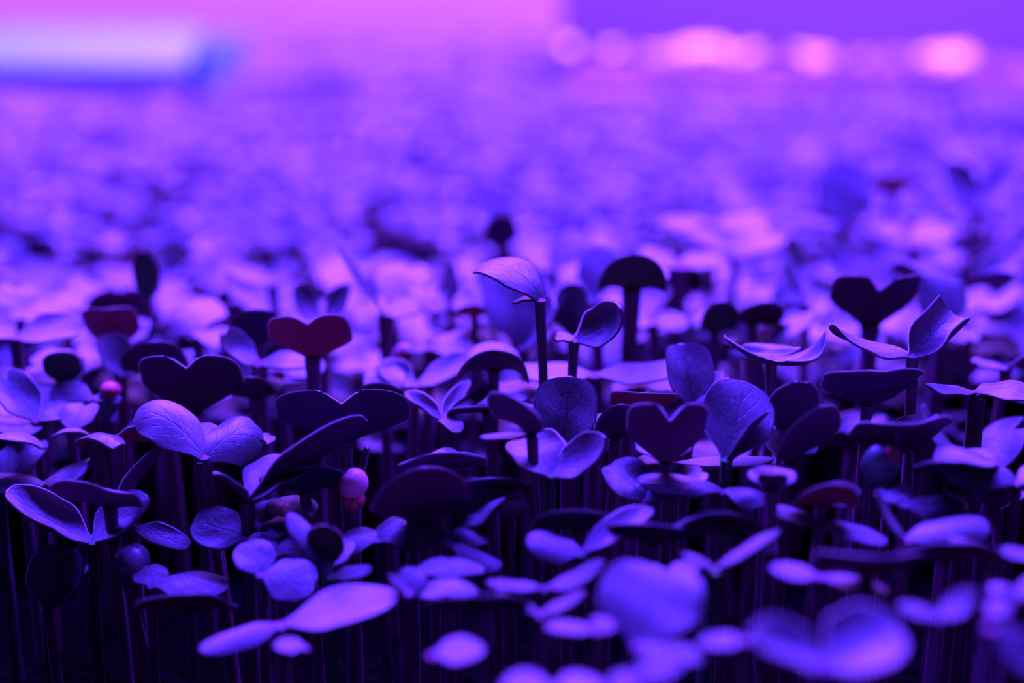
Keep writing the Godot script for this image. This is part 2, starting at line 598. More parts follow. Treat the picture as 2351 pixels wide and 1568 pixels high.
func _ready() -> void:
	rng.seed = 4711
	cam_basis = Basis(Vector3.RIGHT, deg_to_rad(-PITCH))
	var cam := Camera3D.new()
	cam.name = "camera"
	cam.position = EYE
	cam.basis = cam_basis
	var ca := CameraAttributesPhysical.new()
	ca.frustum_focal_length = 50.0
	ca.frustum_near = 0.02
	ca.frustum_far = 20.0
	ca.frustum_focus_distance = 0.249
	ca.exposure_aperture = 5.2
	cam.attributes = ca
	cam.fov = rad_to_deg(2.0 * atan(784.0 / FPX))
	cam.near = 0.02
	cam.far = 20.0
	add_child(cam)
	cam.current = true
	var we := WorldEnvironment.new()
	we.name = "environment"
	var env := Environment.new()
	env.background_mode = Environment.BG_COLOR
	env.background_color = Color(0.0, 0.0, 0.02)
	env.tonemap_mode = Environment.TONE_MAPPER_LINEAR
	env.tonemap_exposure = 1.0
	env.sdfgi_enabled = true
	env.ssao_enabled = true
	env.ssil_enabled = true
	we.environment = env
	add_child(we)
	materials()
	lamp("grow_lamp", "long violet LED grow panel hanging low over the bed of seedlings", Vector3(0, 0.66, -0.56), Vector2(1.2, 0.12), VIOLET, 11.5, 1.5, deg_to_rad(0))
	lamp("grow_lamp", "second LED grow panel with more red diodes hanging farther back over the rear trays", Vector3(0, 0.66, -1.0), Vector2(1.1, 0.16), MAUVE, 14.0, 1.5, deg_to_rad(14))
	lamp("pink_lamp", "pink LED lamp bar clamped on the reflecting panel at the back", Vector3(-0.12, 0.26, -1.097), Vector2(0.50, 0.04), PINK, 0.07, 1.0, deg_to_rad(62), true)
	setting()
	plants()
	fill()


func setting() -> void:
	struct("floor", M.wall_dark, Vector3(0, -0.95, -0.3), Vector3(3.4, 0.1, 3.4))
	struct("ceiling", M.wall_dark, Vector3(0, 1.57, -0.3), Vector3(3.4, 0.1, 3.4))
	struct("wall_back", M.wall, Vector3(0, 0.31, -1.95), Vector3(3.4, 2.42, 0.1))
	struct("wall_front", M.wall_dark, Vector3(0, 0.31, 1.35), Vector3(3.4, 2.42, 0.1))
	struct("wall_left", M.wall_dark, Vector3(-1.65, 0.31, -0.3), Vector3(0.1, 2.42, 3.2))
	struct("wall_right", M.wall_dark, Vector3(1.65, 0.31, -0.3), Vector3(0.1, 2.42, 3.2))
	var b := thing("grow_bench", "grey bench that carries the trays of seedlings", "bench", Vector3(0, -0.9, -0.75))
	var s := Shape.new()
	box(s, M.bench, Vector3(0, 0.83, 0), Vector3(2.0, 0.03, 1.5), 0.004)
	obj("bench_top", s, b)
	for sx in [-1, 1]:
		for sz in [-1, 1]:
			var l := Shape.new()
			box(l, M.bench, Vector3(sx * 0.94, 0.4075, sz * 0.69), Vector3(0.05, 0.815, 0.05), 0.004)
			obj("leg", l, b)
	var t := tray("growing_tray", "wide black growing tray full of radish microgreens", Vector3(0, -0.055, -0.455), Vector3(1.3, 0.065, 0.67), M.tray_black, 0.004)
	var so := Shape.new()
	box(so, M.soil, Vector3(0, 0.0295, 0), Vector3(1.29, 0.051, 0.66), 0.0)
	obj("soil", so, t)
	var t2 := tray("rear_tray", "narrow white rear tray with pale pink lit seedlings at top centre", Vector3(-0.073, -0.055, -0.93), Vector3(0.19, 0.065, 0.26), M.tray_white, 0.004)
	var so2 := Shape.new()
	box(so2, M.soil, Vector3(0, 0.0295, 0), Vector3(0.18, 0.051, 0.25), 0.0)
	obj("soil", so2, t2)
	var pb := tray("pink_bin", "low pale pink bin of tall pale seedlings behind the bed at upper right", Vector3(0.187, -0.055, -0.925), Vector3(0.30, 0.088, 0.14), M.strip_pink, 0.005, deg_to_rad(-8))
	var so3 := Shape.new()
	box(so3, M.soil, Vector3(0, 0.031, 0), Vector3(0.289, 0.052, 0.129), 0.0)
	obj("soil", so3, pb)
	# pale tall seedlings in the pink bin, from its left end to its right
	var first := Node3D.new()
	stem_part(first, Vector3.ZERO, Vector3(0, 0.045, 0), Vector3.ZERO, 0.0016, M.stem_pale)
	for q in 3:
		var ls := Shape.new()
		var ax := leaf_axes(20 + 128 * q, 14 + 9 * q, 0)
		leaf(ls, Vector3(0, 0.045, 0), ax[0], ax[1], 0.019, 0.021, {"bend": -0.3, "cup": -0.4, "notch": 0.12, "seed": q}, M.top_pale, M.top_pale, 10, 8)
		obj("leaf", ls, first)
	var nth := ["leftmost and tallest", "second from left", "third from left", "fourth from left", "fourth from right", "third from right", "second from right", "rightmost"]
	for q in 8:
		var o: Node3D = first.duplicate()
		o.name = numbered("pale_seedling")
		add_child(o)
		o.position = Vector3([0.050, 0.092, 0.113, 0.140, 0.185, 0.208, 0.252, 0.278][q], 0.0005, -0.93 + 0.004 * q)
		o.rotation.y = q * 1.3
		o.scale = Vector3.ONE * [1.06, 0.98, 1.0, 1.01, 0.97, 0.99, 0.97, 0.96][q]
		tag(o, "blurred pale pink seedling in the bin at upper right, " + nth[q] + " of eight", "seedling", "pale seedlings in the pink bin")
	first.free()
	var wb := tray("blue_bin", "tall pale blue plastic bin standing empty behind the bed at far left", Vector3(-0.480, -0.055, -0.94), Vector3(0.60, 0.110, 0.10), M.tray_blue, 0.005, deg_to_rad(-5))
	var lip := Shape.new()
	var k: int = lip.slot(M.tray_blue)
	for q in [[-0.302, 0.104, 0.090, 1], [0.302, 0.104, 0.090, 1], [0.302, 0.124, 0.050, 1], [-0.302, 0.124, 0.050, 1], [-0.302, 0.101, 0.088, -1], [0.302, 0.101, 0.088, -1], [0.302, 0.121, 0.046, -1], [-0.302, 0.121, 0.046, -1]]:
		lip.point(M.tray_blue, Vector3(q[0], q[1], q[2]), Vector3(0, 0.9 * q[3], 0.43 * q[3]))
	lip.quad(M.tray_blue, k, k + 1, k + 2, k + 3)
	lip.quad(M.tray_blue, k + 4, k + 5, k + 6, k + 7)
	obj("sloping_lip", lip, wb)
	for side in [-1, 1]:
		var p := Shape.new()
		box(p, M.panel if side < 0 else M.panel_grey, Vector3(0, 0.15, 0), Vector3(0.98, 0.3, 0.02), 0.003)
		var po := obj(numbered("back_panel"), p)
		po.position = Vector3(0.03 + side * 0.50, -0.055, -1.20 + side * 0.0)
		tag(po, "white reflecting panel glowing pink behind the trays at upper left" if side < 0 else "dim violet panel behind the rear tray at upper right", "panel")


# ---------------------------------------------------------------- everything that the list above did not place
const VARIANTS := 14
var protos := []


func grown(called: String, o: Node3D, h: float, flat: bool) -> void:
	# a random seedling with parts, node at height h
	var lean := Vector3(rng.randf_range(-0.004, 0.004), h, rng.randf_range(-0.004, 0.004))
	stem_part(o, Vector3.ZERO, lean, Vector3.ZERO, rng.randf_range(0.0008, 0.0011), M["stem_" + ["red", "red", "red", "green"][rng.randi() % 4]])
	for k in 2:                    # one leaf leans to the viewer's side and stands steeper than the other
		var s := Shape.new()
		random_leaf(s, lean, -90 + 180 * k + rng.randf_range(-55, 55), 14, 12, 0.0 if flat else 5.0 if k else 35.0, 34.0 if flat else 50.0 if k else 78.0)
		obj("leaf", s, o)


func random_leaf(s: Shape, c: Vector3, az: float, nu: int, nv: int, el_lo := 5.0, el_hi := 60.0, grow := 1.0) -> void:
	var ax := leaf_axes(az, rng.randf_range(el_lo, el_hi), rng.randf_range(-22, 22))
	var ln := rng.randf_range(0.0115, 0.0165) * grow
	leaf(s, c - ax[0] * 0.0005, ax[0], ax[1], ln, ln * rng.randf_range(0.9, 1.2),
		{"bend": deg_to_rad(rng.randf_range(-75, 25)), "cup": deg_to_rad(rng.randf_range(-45, 60)), "notch": rng.randf_range(0.08, 0.24), "seed": rng.randf_range(0, 9), "wave": 0.07},
		M["top_" + "abc"[rng.randi() % 3]], M["under_" + ["dark", "dark", "dark", "violet", "violet", "red"][rng.randi() % 6]], nu, nv)


func fill() -> void:
	var free := []
	var z := -0.158
	while z > -1.05:
		var half := minf(0.62, -z * 0.40 + 0.14)
		var x := -half
		while x < half:
			var p := Vector2(x + rng.randf_range(-0.005, 0.005), z + rng.randf_range(-0.005, 0.005))
			var ok := p.y > -0.775 or p.y < -0.81 and p.x > -0.15 and p.x < 0.025
			var near := 9.0
			for q in taken:
				near = minf(near, q.distance_to(p))
			var seen := pixel(Vector3(p.x, 0.045, p.y))
			if seen.y > 1450.0 or seen.x < 1100.0 and seen.y > 1340.0 or seen.x < 750.0 and seen.y > 1180.0:
				ok = false
			if ok and near > (0.0135 if z > -0.30 else 0.0085):
				free.append(p)
			x += 0.0148
		z -= 0.0135
	var front: Array = free.filter(func(p): return absf(p.x) < -p.y * 0.375 + 0.004)
	front.sort_custom(func(a, b): return a.y > b.y)
	var count := 300 - hand_count
	for k in VARIANTS:
		var o := Node3D.new()
		grown("radish_seedling", o, 0.047, k % 2 == 1)
		protos.append(o)
	var said := {}
	for i in mini(count, front.size()):
		var p: Vector2 = front[i]
		var low := p.y > -0.31                        # between the placed ones only low young plants are left
		var o: Node3D = protos[(i % 7) * 2 + (0 if low else 1)].duplicate()
		o.name = numbered("radish_seedling")
		add_child(o)
		o.position = Vector3(p.x, 0, p.y)
		o.rotation.y = rng.randf_range(-0.7, 0.7) if low else rng.randf_range(0, TAU)
		var f := rng.randf_range(0.7, 0.9) if low else rng.randf_range(0.86, 1.08) if p.y > -0.345 else rng.randf_range(0.68, 0.84)
		o.scale = Vector3(lerpf(f, 1.05, 0.6), f, lerpf(f, 1.05, 0.6))
		var px := pixel(Vector3(p.x, 0.047 * f, p.y))
		var best = landmarks[0]
		for l in landmarks:
			if (l[1] - px).length() < (best[1] - px).length():
				best = l
		var d: Vector2 = px - best[1]
		var way := ("right of" if d.x > 0 else "left of") if absf(d.x) > absf(d.y) * 1.4 else ("behind" if d.y < 0 else "in front of")
		var what := "low shaded seedling" if low else ("soft-focus violet seedling" if px.y > 430 else "blurred violet seedling")
		var key: String = what + " " + way + " " + best[0]
		if not said.has(key):
			said[key] = []
		said[key].append([d.length(), o])
	for key in said:
		var a: Array = said[key]
		a.sort_custom(func(p, q): return p[0] < q[0])
		for i in a.size():
			var words := ["nearest", "second nearest", "third nearest", "fourth nearest", "fifth nearest", "sixth nearest", "seventh nearest", "eighth nearest", "ninth nearest", "tenth nearest"]
			var nth: String = words[i] if i < 10 else "%dth nearest" % (i + 1)
			var t: String = key if a.size() == 1 else nth + " " + key
			tag(a[i][1], t, "seedling", "radish seedlings filling the bed")
	for o in protos:
		o.free()
	# the rest of the bed, too far and too many to tell apart
	var rest := []
	for i in range(count, front.size()):
		rest.append(front[i])
	for p in free:
		if absf(p.x) >= -p.y * 0.375 + (0.004 if p.y < -0.3 else 0.032):
			rest.append(p)
	var s := Shape.new()
	for k in 5:
		var a := TAU * k / 5.0 + rng.randf_range(-0.4, 0.4)
		var c := Vector3(cos(a) * 0.013, 0, sin(a) * 0.011) if k else Vector3.ZERO
		var top := c + Vector3(rng.randf_range(-0.003, 0.003), rng.randf_range(0.042, 0.052), rng.randf_range(-0.003, 0.003))
		tube(s, M.stem_red, [c, (c + top) / 2.0, top], [0.0011, 0.001, 0.0011], 6)
		for j in 2:
			random_leaf(s, top, -90 + 180 * j + rng.randf_range(-60, 60), 8, 8, -5.0 if j else 0.0, 22.0 if j else 34.0, 1.15)
	var under := []                 # dark low growth between the near seedlings
	z = -0.310
	while z > -0.45:
		var x := z * 0.42
		while x < -z * 0.42:
			var q := Vector2(x + rng.randf_range(-0.006, 0.006), z + rng.randf_range(-0.006, 0.006))
			var sp := pixel(Vector3(q.x, 0.03, q.y))
			if sp.y < 1500.0 and (sp.x > 1000.0 or sp.y < 1400.0):
				under.append(q)
			x += 0.018
		z -= 0.017
	var mm := MultiMesh.new()
	mm.transform_format = MultiMesh.TRANSFORM_3D
	mm.mesh = s.commit()
	var places := []
	for i in rest.size():
		places.append(rest[i])
	mm.instance_count = places.size() + under.size()
	for i in under.size():
		var sc := rng.randf_range(0.75, 1.05)
		mm.set_instance_transform(places.size() + i, Transform3D(Basis(Vector3.UP, rng.randf_range(-0.6, 0.6)).scaled(Vector3(sc, rng.randf_range(0.45, 0.68), sc)), Vector3(under[i].x, 0, under[i].y)))
	for i in places.size():
		var sc := rng.randf_range(0.78, 0.95)
		mm.set_instance_transform(i, Transform3D(Basis(Vector3.UP, rng.randf_range(0, TAU)).scaled(Vector3(sc, 0.72 + 0.12 * sc, sc)), Vector3(places[i].x, 0, places[i].y)))
	var mi := MultiMeshInstance3D.new()
	mi.name = "distant_seedlings"
	mi.multimesh = mm
	mi.set_meta("kind", "stuff")
	tag(mi, "blurred mass of distant violet radish seedlings filling the rear of the beds", "seedlings")
	add_child(mi)
	print("hand ", hand_count, " single ", mini(count, front.size()), " stuff clumps ", places.size())


# ---------------------------------------------------------------- the seedlings that the photograph lets one tell apart
func plants() -> void:
	# far left, upper band
	seedling(35, 775, 880, "seedling at the left edge with a flat mushroom-like leaf on a pink stem", [[3, 10, 130, 105, -6, 30, 18], [184, 18, 120, 95, -10, 30, 10]], {"lean": [0, 10], "sw": 26, "lm": "the mushroom-like seedling at the left edge"})
	seedling(45, 715, 745, "blurred seedling with a dark arched leaf above the mushroom-like one at the left edge", [[-70, 35, 90, 120, -70, -60, 0], [110, 30, 90, 90, -20, 20, 0]])
	seedling(340, 690, 760, "blurred seedling with one dark upright leaf standing alone above the left bed", [[-88, 84, 100, 52, 0, 30, 0, 0.0], [80, 60, 60, 40, -30, 20, 0]], {"sw": 18, "under": "green", "lm": "the dark upright leaf at left"})
	seedling(455, 765, 790, "seedling with one very bright pale leaf turned to the light at left", [[120, 28, 130, 150, -30, -40, 20], [-40, 10, 80, 80, -40, 20, 0]], {"top": "b", "lm": "the very bright pale leaf at left"})
	seedling(265, 800, 835, "seedling with a dark red leaf underside like a square left of the bright pale leaf", [[-90, 62, 110, 118, 0, 40, 0, 0.05], [85, 40, 100, 110, -40, 0, 0]], {"under": "red"})
	seedling(375, 865, 880, "seedling with a dark round leaf dome behind the dark butterfly-shaped leaf", [[-90, 62, 115, 140, -15, -30, 0, 0.04], [90, 30, 90, 100, -30, 20, 0]])
	seedling(450, 945, 965, "seedling with a dark butterfly-shaped leaf notched in the middle and thin bright rim", [[-90, 68, 150, 205, -10, 24, 0, 0.24], [90, 25, 120, 130, -40, 10, 0]], {"wave": 0.02, "lm": "the dark butterfly-shaped leaf"})
	seedling(595, 835, 905, "seedling with an S-curved bright leaf on a thick reddish stem at left centre", [[172, 8, 105, 90, 60, 35, 10, 0.1, 30], [-5, 8, 105, 80, -12, 20, 6]], {"sw": 34, "under": "red", "lean": [0, 0], "lm": "the thick reddish stem at left centre"})
	seedling(210, 915, 935, "seedling with a small bright oval leaf left of the pink-tipped bud", [[172, 12, 85, 62, -10, -20, 34, 0.02], [0, 10, 60, 50, -30, 0, 0]])
	bud(246, 925, 935, "small dark green sprout tipped with a pink knob beside the small oval leaf", 46, 90, -6, {"skin": "green", "husk": [14, -36, 48, 30], "sw": 18, "lean": [0, 0], "lm": "the pink-tipped bud at left"})
	seedling(150, 885, 905, "seedling with a dark green leaf held upright behind the small oval leaf", [[-80, 74, 90, 72, -20, 20, 0, 0.0], [100, 40, 80, 70, -20, 0, 0]], {"under": "green"})
	seedling(280, 860, 880, "seedling with a bright fin-like leaf edge behind the pink-tipped bud", [[150, 55, 85, 90, 20, 60, 10, 0.05], [15, 25, 100, 80, 10, 40, 20]])
	seedling(195, 850, 870, "seedling with broad bright leaves behind the dark green upright leaf", [[60, 20, 120, 120, -20, 20, 0], [190, 20, 110, 110, -30, 0, 20]])
	seedling(85, 965, 985, "seedling with a sweeping bright leaf at left below the mushroom-like one", [[140, 30, 130, 80, 10, 20, 15], [20, 20, 80, 70, -30, 20, 10]])
	seedling(45, 1010, 1050, "seedling with a big dark arched leaf at the left edge", [[-90, 52, 110, 150, -60, -50, 0, 0.03], [100, 30, 100, 100, -30, 0, 0]], {"lm": "the dark arch at the left edge"})
	seedling(165, 990, 1020, "seedling with a small reddish cap leaf left of the wavy red leaf", [[-80, 45, 55, 75, -50, -40, 0, 0.02], [80, 40, 80, 70, -30, 10, 0]], {"under": "red"})
	seedling(268, 1005, 1060, "seedling with a wavy red-purple leaf undersides spread wide on a short pink stem", [[-128, 40, 80, 115, -50, -30, -10, 0.1], [-4, 8, 100, 62, 6, 15, -45, 0.1]], {"under": "red", "sw": 26, "lean": [6, 0], "wave": 0.10, "lm": "the wavy red-purple leaf"})
	seedling(470, 1050, 1180, "tall seedling with a drooping spoon-shaped leaf and a broad folded bright leaf on two stems", [[164, 56, 190, 105, -50, -30, 14, 0.02, -50, 30], [34, 38, 145, 130, -60, -60, 36, 0.08], [100, 44, 90, 70, -30, -20, 0, 0.03]], {"sw": 26, "lean": [38, 0], "extra_stem": [2, 12, -7], "lm": "the tall drooping seedling on two stems", "stalk": 0.25})
	seedling(253, 1165, 1235, "seedling with a large dark heart leaf of unequal lobes on slender stem at left", [[-104, 62, 125, 190, -32, -18, 0, 0.02], [30, 40, 165, 76, 4, 30, -40, 0.02]], {"sw": 28, "lean": [4, 0], "under": "violet", "lm": "the large dark heart leaf at left"})
	seedling(98, 1112, 1150, "seedling with narrow bright leaf tops meeting in a notch at the left edge", [[178, 12, 130, 85, -20, -20, 6], [14, 18, 100, 85, 10, -20, 4]], {"stem": "green"})
	seedling(0, 1110, 1130, "seedling with one bright slanting leaf cut by the left edge of the picture", [[52, 38, 120, 90, -10, 20, 14], [200, 20, 80, 80, -20, 0, 0]])
	seedling(212, 1245, 1262, "seedling with one ring-curled dark leaf and one bright veined leaf at lower left", [[172, 22, 190, 110, 12, 80, 16, 0.02, 20], [38, 30, 135, 95, 0, 30, 16, 0.02]], {"stem": "green", "lm": "the dark ring-curled leaf at lower left"})
	seedling(305, 1212, 1225, "seedling with a narrow leaf slanting down to the right beside the slender stem", [[-8, -14, 115, 55, -8, 30, 22, 0.02], [150, 10, 60, 50, 0, 0, 0]])
	bud(302, 1292, 1310, "seedling whose glossy closed leaves make a dark ball at lower left", 96, 92, -14, {"lean": [30, -10], "lm": "the glossy dark ball at lower left", "yaw": 70})
	seedling(350, 1345, 1355, "seedling with a bright leaf arched over a dark front below the dark ball", [[8, 18, 150, 115, -40, -45, 4, 0.05], [110, 36, 60, 70, -30, -20, 0]])
	seedling(110, 1398, 1400, "seedling with dark veined leaf and a bright lower edge at bottom left", [[60, 62, 125, 120, -10, 50, 30, 0.04], [30, 30, 110, 60, 15, 20, 0]], {"under": "green", "top": "c"})
	seedling(557, 1030, 1075, "seedling with a small reddish leaf on a green stem right of the tall drooping one", [[-60, 52, 55, 80, -30, -30, 0, 0.05], [40, 30, 70, 60, -40, -30, 0]], {"under": "red", "stem": "green", "sw": 20, "lean": [0, 0]})
	seedling(568, 1150, 1225, "seedling with a wide cup leaf, bright on top, and a long dark leaf reaching right", [[35, 46, 125, 150, -42, 24, -2, 0.12], [-166, 58, 90, 90, -20, 20, -20, 0.05], [12, 32, 275, 120, 2, 20, -46, 0.02]], {"sw": 32, "lean": [-14, 10], "lm": "the wide cup leaf left of centre"})
	seedling(565, 1235, 1240, "seedling with broad bright flat leaves crossed by a dark stem", [[175, 20, 110, 95, -12, 0, 30, 0.05], [40, 26, 110, 100, -10, 0, 20, 0.05]])
	seedling(640, 1190, 1205, "seedling with a domed violet leaf right of the crossed flat leaves", [[70, 45, 95, 125, -75, -40, 0, 0.05], [-70, 20, 70, 90, -60, -30, 0]], {"under": "violet"})
	# upper band, centre
	seedling(738, 735, 770, "blurred seedling with a bright crescent leaf like a smile", [[168, 20, 95, 75, 85, 40, 22, 0.02], [8, 22, 95, 75, 60, 40, 24, 0.02]], {"lm": "the bright smile-shaped leaf"})
	seedling(880, 720, 790, "blurred seedling with a dark leaf bending over to the left behind the smile-shaped one", [[148, 62, 160, 90, -20, -20, -34, 0.02], [10, 12, 80, 80, 0, 0, 10]], {"under": "violet"})
	seedling(900, 685, 720, "blurred seedling with a broad bright leaf right of the dark bending leaf", [[70, 40, 110, 110, -30, 0, 0], [-10, 10, 90, 90, -20, 0, 20]], {"top": "b"})
	seedling(1035, 705, 740, "blurred seedling with a small dark leaf standing on edge above centre", [[100, 78, 85, 55, 0, 20, -55, 0.02], [200, 30, 90, 80, -20, 0, 20]], {"sw": 16})
	seedling(1240, 690, 975, "tallest slender seedling at centre with a leaf drooping left like a hood", [[166, 66, 172, 98, -100, -14, 24, 0.0], [158, 20, 60, 40, -60, 0, 0, 0.0]], {"sw": 24, "lean": [36, 0], "bow": -6, "lm": "the tallest hooded seedling at centre", "under": "violet", "stalk": 0.24})
	seedling(1318, 782, 965, "slender seedling at centre with a twisted bright leaf rising to the right", [[16, 10, 125, 92, 64, 40, 40, 0.0, 30], [170, 20, 40, 50, -20, 0, 0]], {"sw": 24, "lean": [-22, 0], "lm": "the twisted bright leaf at centre"})
	seedling(718, 820, 935, "seedling with a red two-lobed leaf like a bow tie on a thick pink stem", [[-92, 66, 112, 165, -6, 16, 0, 0.22], [90, 40, 70, 80, -30, 20, 0]], {"under": "red", "sw": 34, "lean": [0, 6], "lm": "the red two-lobed leaf"})
	seedling(640, 850, 880, "seedling with a flat bright leaf behind the thick pink stem", [[2, 6, 90, 70, -6, 0, 14, 0.02], [180, 6, 60, 50, -10, 0, 10]])
	seedling(585, 915, 940, "seedling with a dark round leaf left of the two-lobed dark leaf", [[-88, 60, 70, 95, -10, -20, 0, 0.02], [80, 20, 90, 90, -20, 0, 0]])
	bud(925, 808, 830, "small red sprout with its seed coat on among the bright leaves", 44, 40, 40, {"skin": "pink", "husk": [4, 6, 40, 34], "sw": 16, "lean": [20, 0]})
	seedling(955, 885, 905, "seedling with two bright leaves in a shallow V right of the red sprout", [[8, 16, 125, 85, 18, 24, 12, 0.05], [172, 18, 85, 80, 20, 30, 16, 0.05]], {"lm": "the shallow V of bright leaves"})
	seedling(985, 800, 825, "blurred seedling with a pale flat leaf above the shallow V of bright leaves", [[6, 12, 90, 75, -10, 0, 18], [178, 12, 60, 60, -10, 0, 10]], {"top": "b"})
	seedling(1135, 850, 935, "seedling with a large tent-like leaf, bright on its ridge, left of the slender stems", [[-92, 62, 125, 185, -50, -72, 0, 0.0], [95, 30, 90, 120, -20, -40, 0, 0.02]], {"under": "dark", "lm": "the tent-like folded leaf"})
	seedling(792, 1010, 1050, "seedling with a large dark two-lobed leaf facing the viewer left of centre", [[-90, 72, 130, 265, -8, 14, 0, 0.30], [90, 20, 120, 120, -40, 0, 0]], {"sw": 34, "wave": 0.02, "lm": "the large dark two-lobed leaf"})
	seedling(1015, 965, 985, "seedling with pointed bright young leaves spread like a star", [[150, 30, 95, 40, -10, 60, 14, 0.0], [24, 22, 120, 40, 6, 60, 10, 0.0], [-60, 14, 70, 40, -30, 40, 0, 0.0], [60, 22, 110, 40, 10, 50, 8, 0.0]], {"top": "b", "wave": 0.09, "lm": "the star of pointed leaves", "group": "seedlings with true leaves"})
	seedling(1120, 945, 960, "seedling with a dark arched leaf rim behind the dark hooked leaf", [[-80, 54, 85, 175, -55, -20, 0, 0.0], [60, 20, 160, 100, -30, -10, 0]])
	seedling(1222, 1000, 1165, "seedling with a dark ladle-shaped hooked leaf on a long pink stem at centre", [[-128, 80, 150, 130, -58, -44, 0, 0.0], [-176, 2, 100, 34, -6, -10, 0, 0.0]], {"sw": 27, "lean": [28, 0], "bow": -4, "lm": "the dark ladle-shaped leaf at centre", "under": "violet"})
	bud(812, 1112, 1200, "pink sprout with its seed coat hanging on and a pale tip curling up", 74, 84, 22, {"skin": "pink", "husk": [-2, 34, 58, 44], "sw": 34, "lean": [-14, 0], "lm": "the pink sprout with its seed coat", "yaw": 60, "leaves": [[30, 62, 120, 26, 20, 40, 0]]})
	seedling(950, 1195, 1215, "seedling with a broad dark rounded leaf right of the pink sprout", [[-74, 70, 165, 190, -22, -20, 0, 0.0], [60, 30, 100, 110, -30, 0, 0]], {"under": "violet", "lm": "the broad dark rounded leaf"})
	seedling(1010, 1085, 1120, "seedling with a black rounded leaf and thin bright rim left of the ladle-shaped leaf", [[-80, 58, 105, 175, -30, -14, 0, 0.0], [70, 12, 110, 110, -20, 0, 0]])
	seedling(1045, 1212, 1230, "seedling with a pleated bright leaf and a red folded edge below centre", [[34, 46, 115, 125, -30, 30, 16, 0.1], [-30, 20, 80, 90, -60, -60, -10, 0.02]], {"under": "red", "wave": 0.09})
	bud(1173, 1152, 1175, "seedling with a round dark bud left of the long pink stem", 84, 76, 6, {"lean": [0, -6]})
	seedling(868, 1240, 1262, "seedling with two small bright leaf tops over black undersides below the pink sprout", [[165, 26, 75, 100, -50, -40, 10, 0.02], [30, 36, 95, 110, -50, -50, 14, 0.02]])
	seedling(1030, 1250, 1285, "seedling with a bright leaf running down to the right below centre", [[-12, -14, 110, 60, -15, -40, 14, 0.02], [150, 36, 90, 90, -30, -50, 12, 0.02]])
	seedling(752, 1305, 1320, "seedling with a dark pointed green leaf standing upright below the pink sprout", [[-90, 74, 120, 72, -14, 30, 0, -0.1], [60, 40, 80, 60, -30, 0, 0]], {"under": "green"})
	seedling(760, 1325, 1350, "seedling with a bright strap-like leaf slanting down to a pale tip", [[142, 50, 165, 44, -40, -40, 26, 0.0], [4, 10, 80, 36, 0, 0, 16, 0.0]], {"stem": "green"})
	seedling(600, 1320, 1345, "seedling with a flat violet leaf below the crossed flat leaves", [[-8, 2, 110, 105, -20, -20, 26, 0.05], [120, 40, 90, 80, -30, 0, 10, 0.05]], {"top": "c"})
	seedling(640, 1270, 1290, "seedling with a ridged violet leaf in front of the domed one", [[30, 34, 85, 80, -30, -40, 14, 0.05], [175, 22, 70, 70, -20, -10, 20, 0.05]], {"wave": 0.1})
	seedling(935, 1360, 1375, "seedling with one small very bright leaf tip on a funnel-shaped pale stem", [[75, 50, 58, 62, -30, -10, 0, 0.02], [170, 42, 50, 34, 0, 0, 0, 0.0]], {"sw": 36, "lean": [0, 10]})
	seedling(1030, 1330, 1345, "seedling with two rounded bright lobes over a dark leaf below centre", [[90, 44, 75, 140, -70, -20, 0, 0.22], [-90, 30, 80, 120, -60, -30, 0, 0.1]])
	seedling(650, 1436, 1455, "foreground seedling with a large blurred spoon-shaped bright leaf", [[4, 20, 225, 135, -14, 4, 6, 0.0], [196, -8, 160, 52, -6, -20, 22, 0.0]], {"sw": 34, "lm": "the large blurred spoon leaf"})
	seedling(995, 1505, 1515, "foreground seedling with one small blurred oval leaf at bottom centre", [[8, 8, 100, 84, -10, 0, 6, 0.0]], {"sw": 26, "lm": "the small blurred oval bottom leaf"})
	seedling(700, 1488, 1490, "seedling with a tiny low oval leaf under the large spoon-shaped leaf", [[176, 8, 60, 42, -8, 0, 12, 0.0]], {"sw": 18})
	# upper band, right of centre
	seedling(1450, 665, 835, "blurred seedling with big closed dome of leaves on a thick stem right of centre", [[-94, 70, 128, 165, -42, -66, 0, 0.06], [40, 50, 100, 90, -60, -40, 10, 0.0]], {"sw": 42, "lean": [-6, 0], "under": "green", "lm": "the big leaf dome"})
	seedling(1560, 610, 690, "blurred seedling with a bare reddish stem right of the leaf dome", [[10, 16, 100, 80, -20, 0, 10], [170, 20, 90, 80, -10, 0, 10]], {"sw": 40, "lean": [0, 0]})
	seedling(1270, 620, 650, "blurred seedling with a bright oval leaf tilted up right of the tallest one", [[40, 50, 100, 70, -20, 0, 20, 0.02], [190, 30, 80, 80, -30, 0, 0]], {"top": "b"})
	seedling(1200, 800, 830, "blurred seedling with a broad pale leaf behind the tallest slender stem", [[110, 62, 190, 130, -20, 30, 16, 0.05], [10, 40, 120, 100, 30, 40, 10]], {"top": "b"})
	seedling(1640, 770, 800, "blurred seedling with a dark lump of closed leaves, left one of the dark pair", [[-90, 72, 130, 90, -50, -70, 0, 0.02], [90, 50, 120, 90, -80, -50, 0, 0.02]], {"under": "green"})
	seedling(1725, 745, 785, "blurred seedling with a dark domed leaf, right one of the dark pair", [[-80, 66, 90, 110, -40, -40, 0, 0.02], [0, 30, 90, 60, -60, -20, -10, 0.02]])
	seedling(1690, 590, 625, "blurred seedling with pale leaves around a dark middle behind the dark pair", [[30, 34, 110, 110, -30, 20, 10], [170, 36, 110, 110, -30, 30, 10]], {"top": "b", "lm": "the pale leaves behind the dark pair"})
	seedling(1500, 742, 770, "blurred seedling with a small flat bright leaf right of the thick stem", [[2, 4, 70, 60, -4, 0, 22, 0.02], [180, 4, 60, 50, 0, 0, 10]])
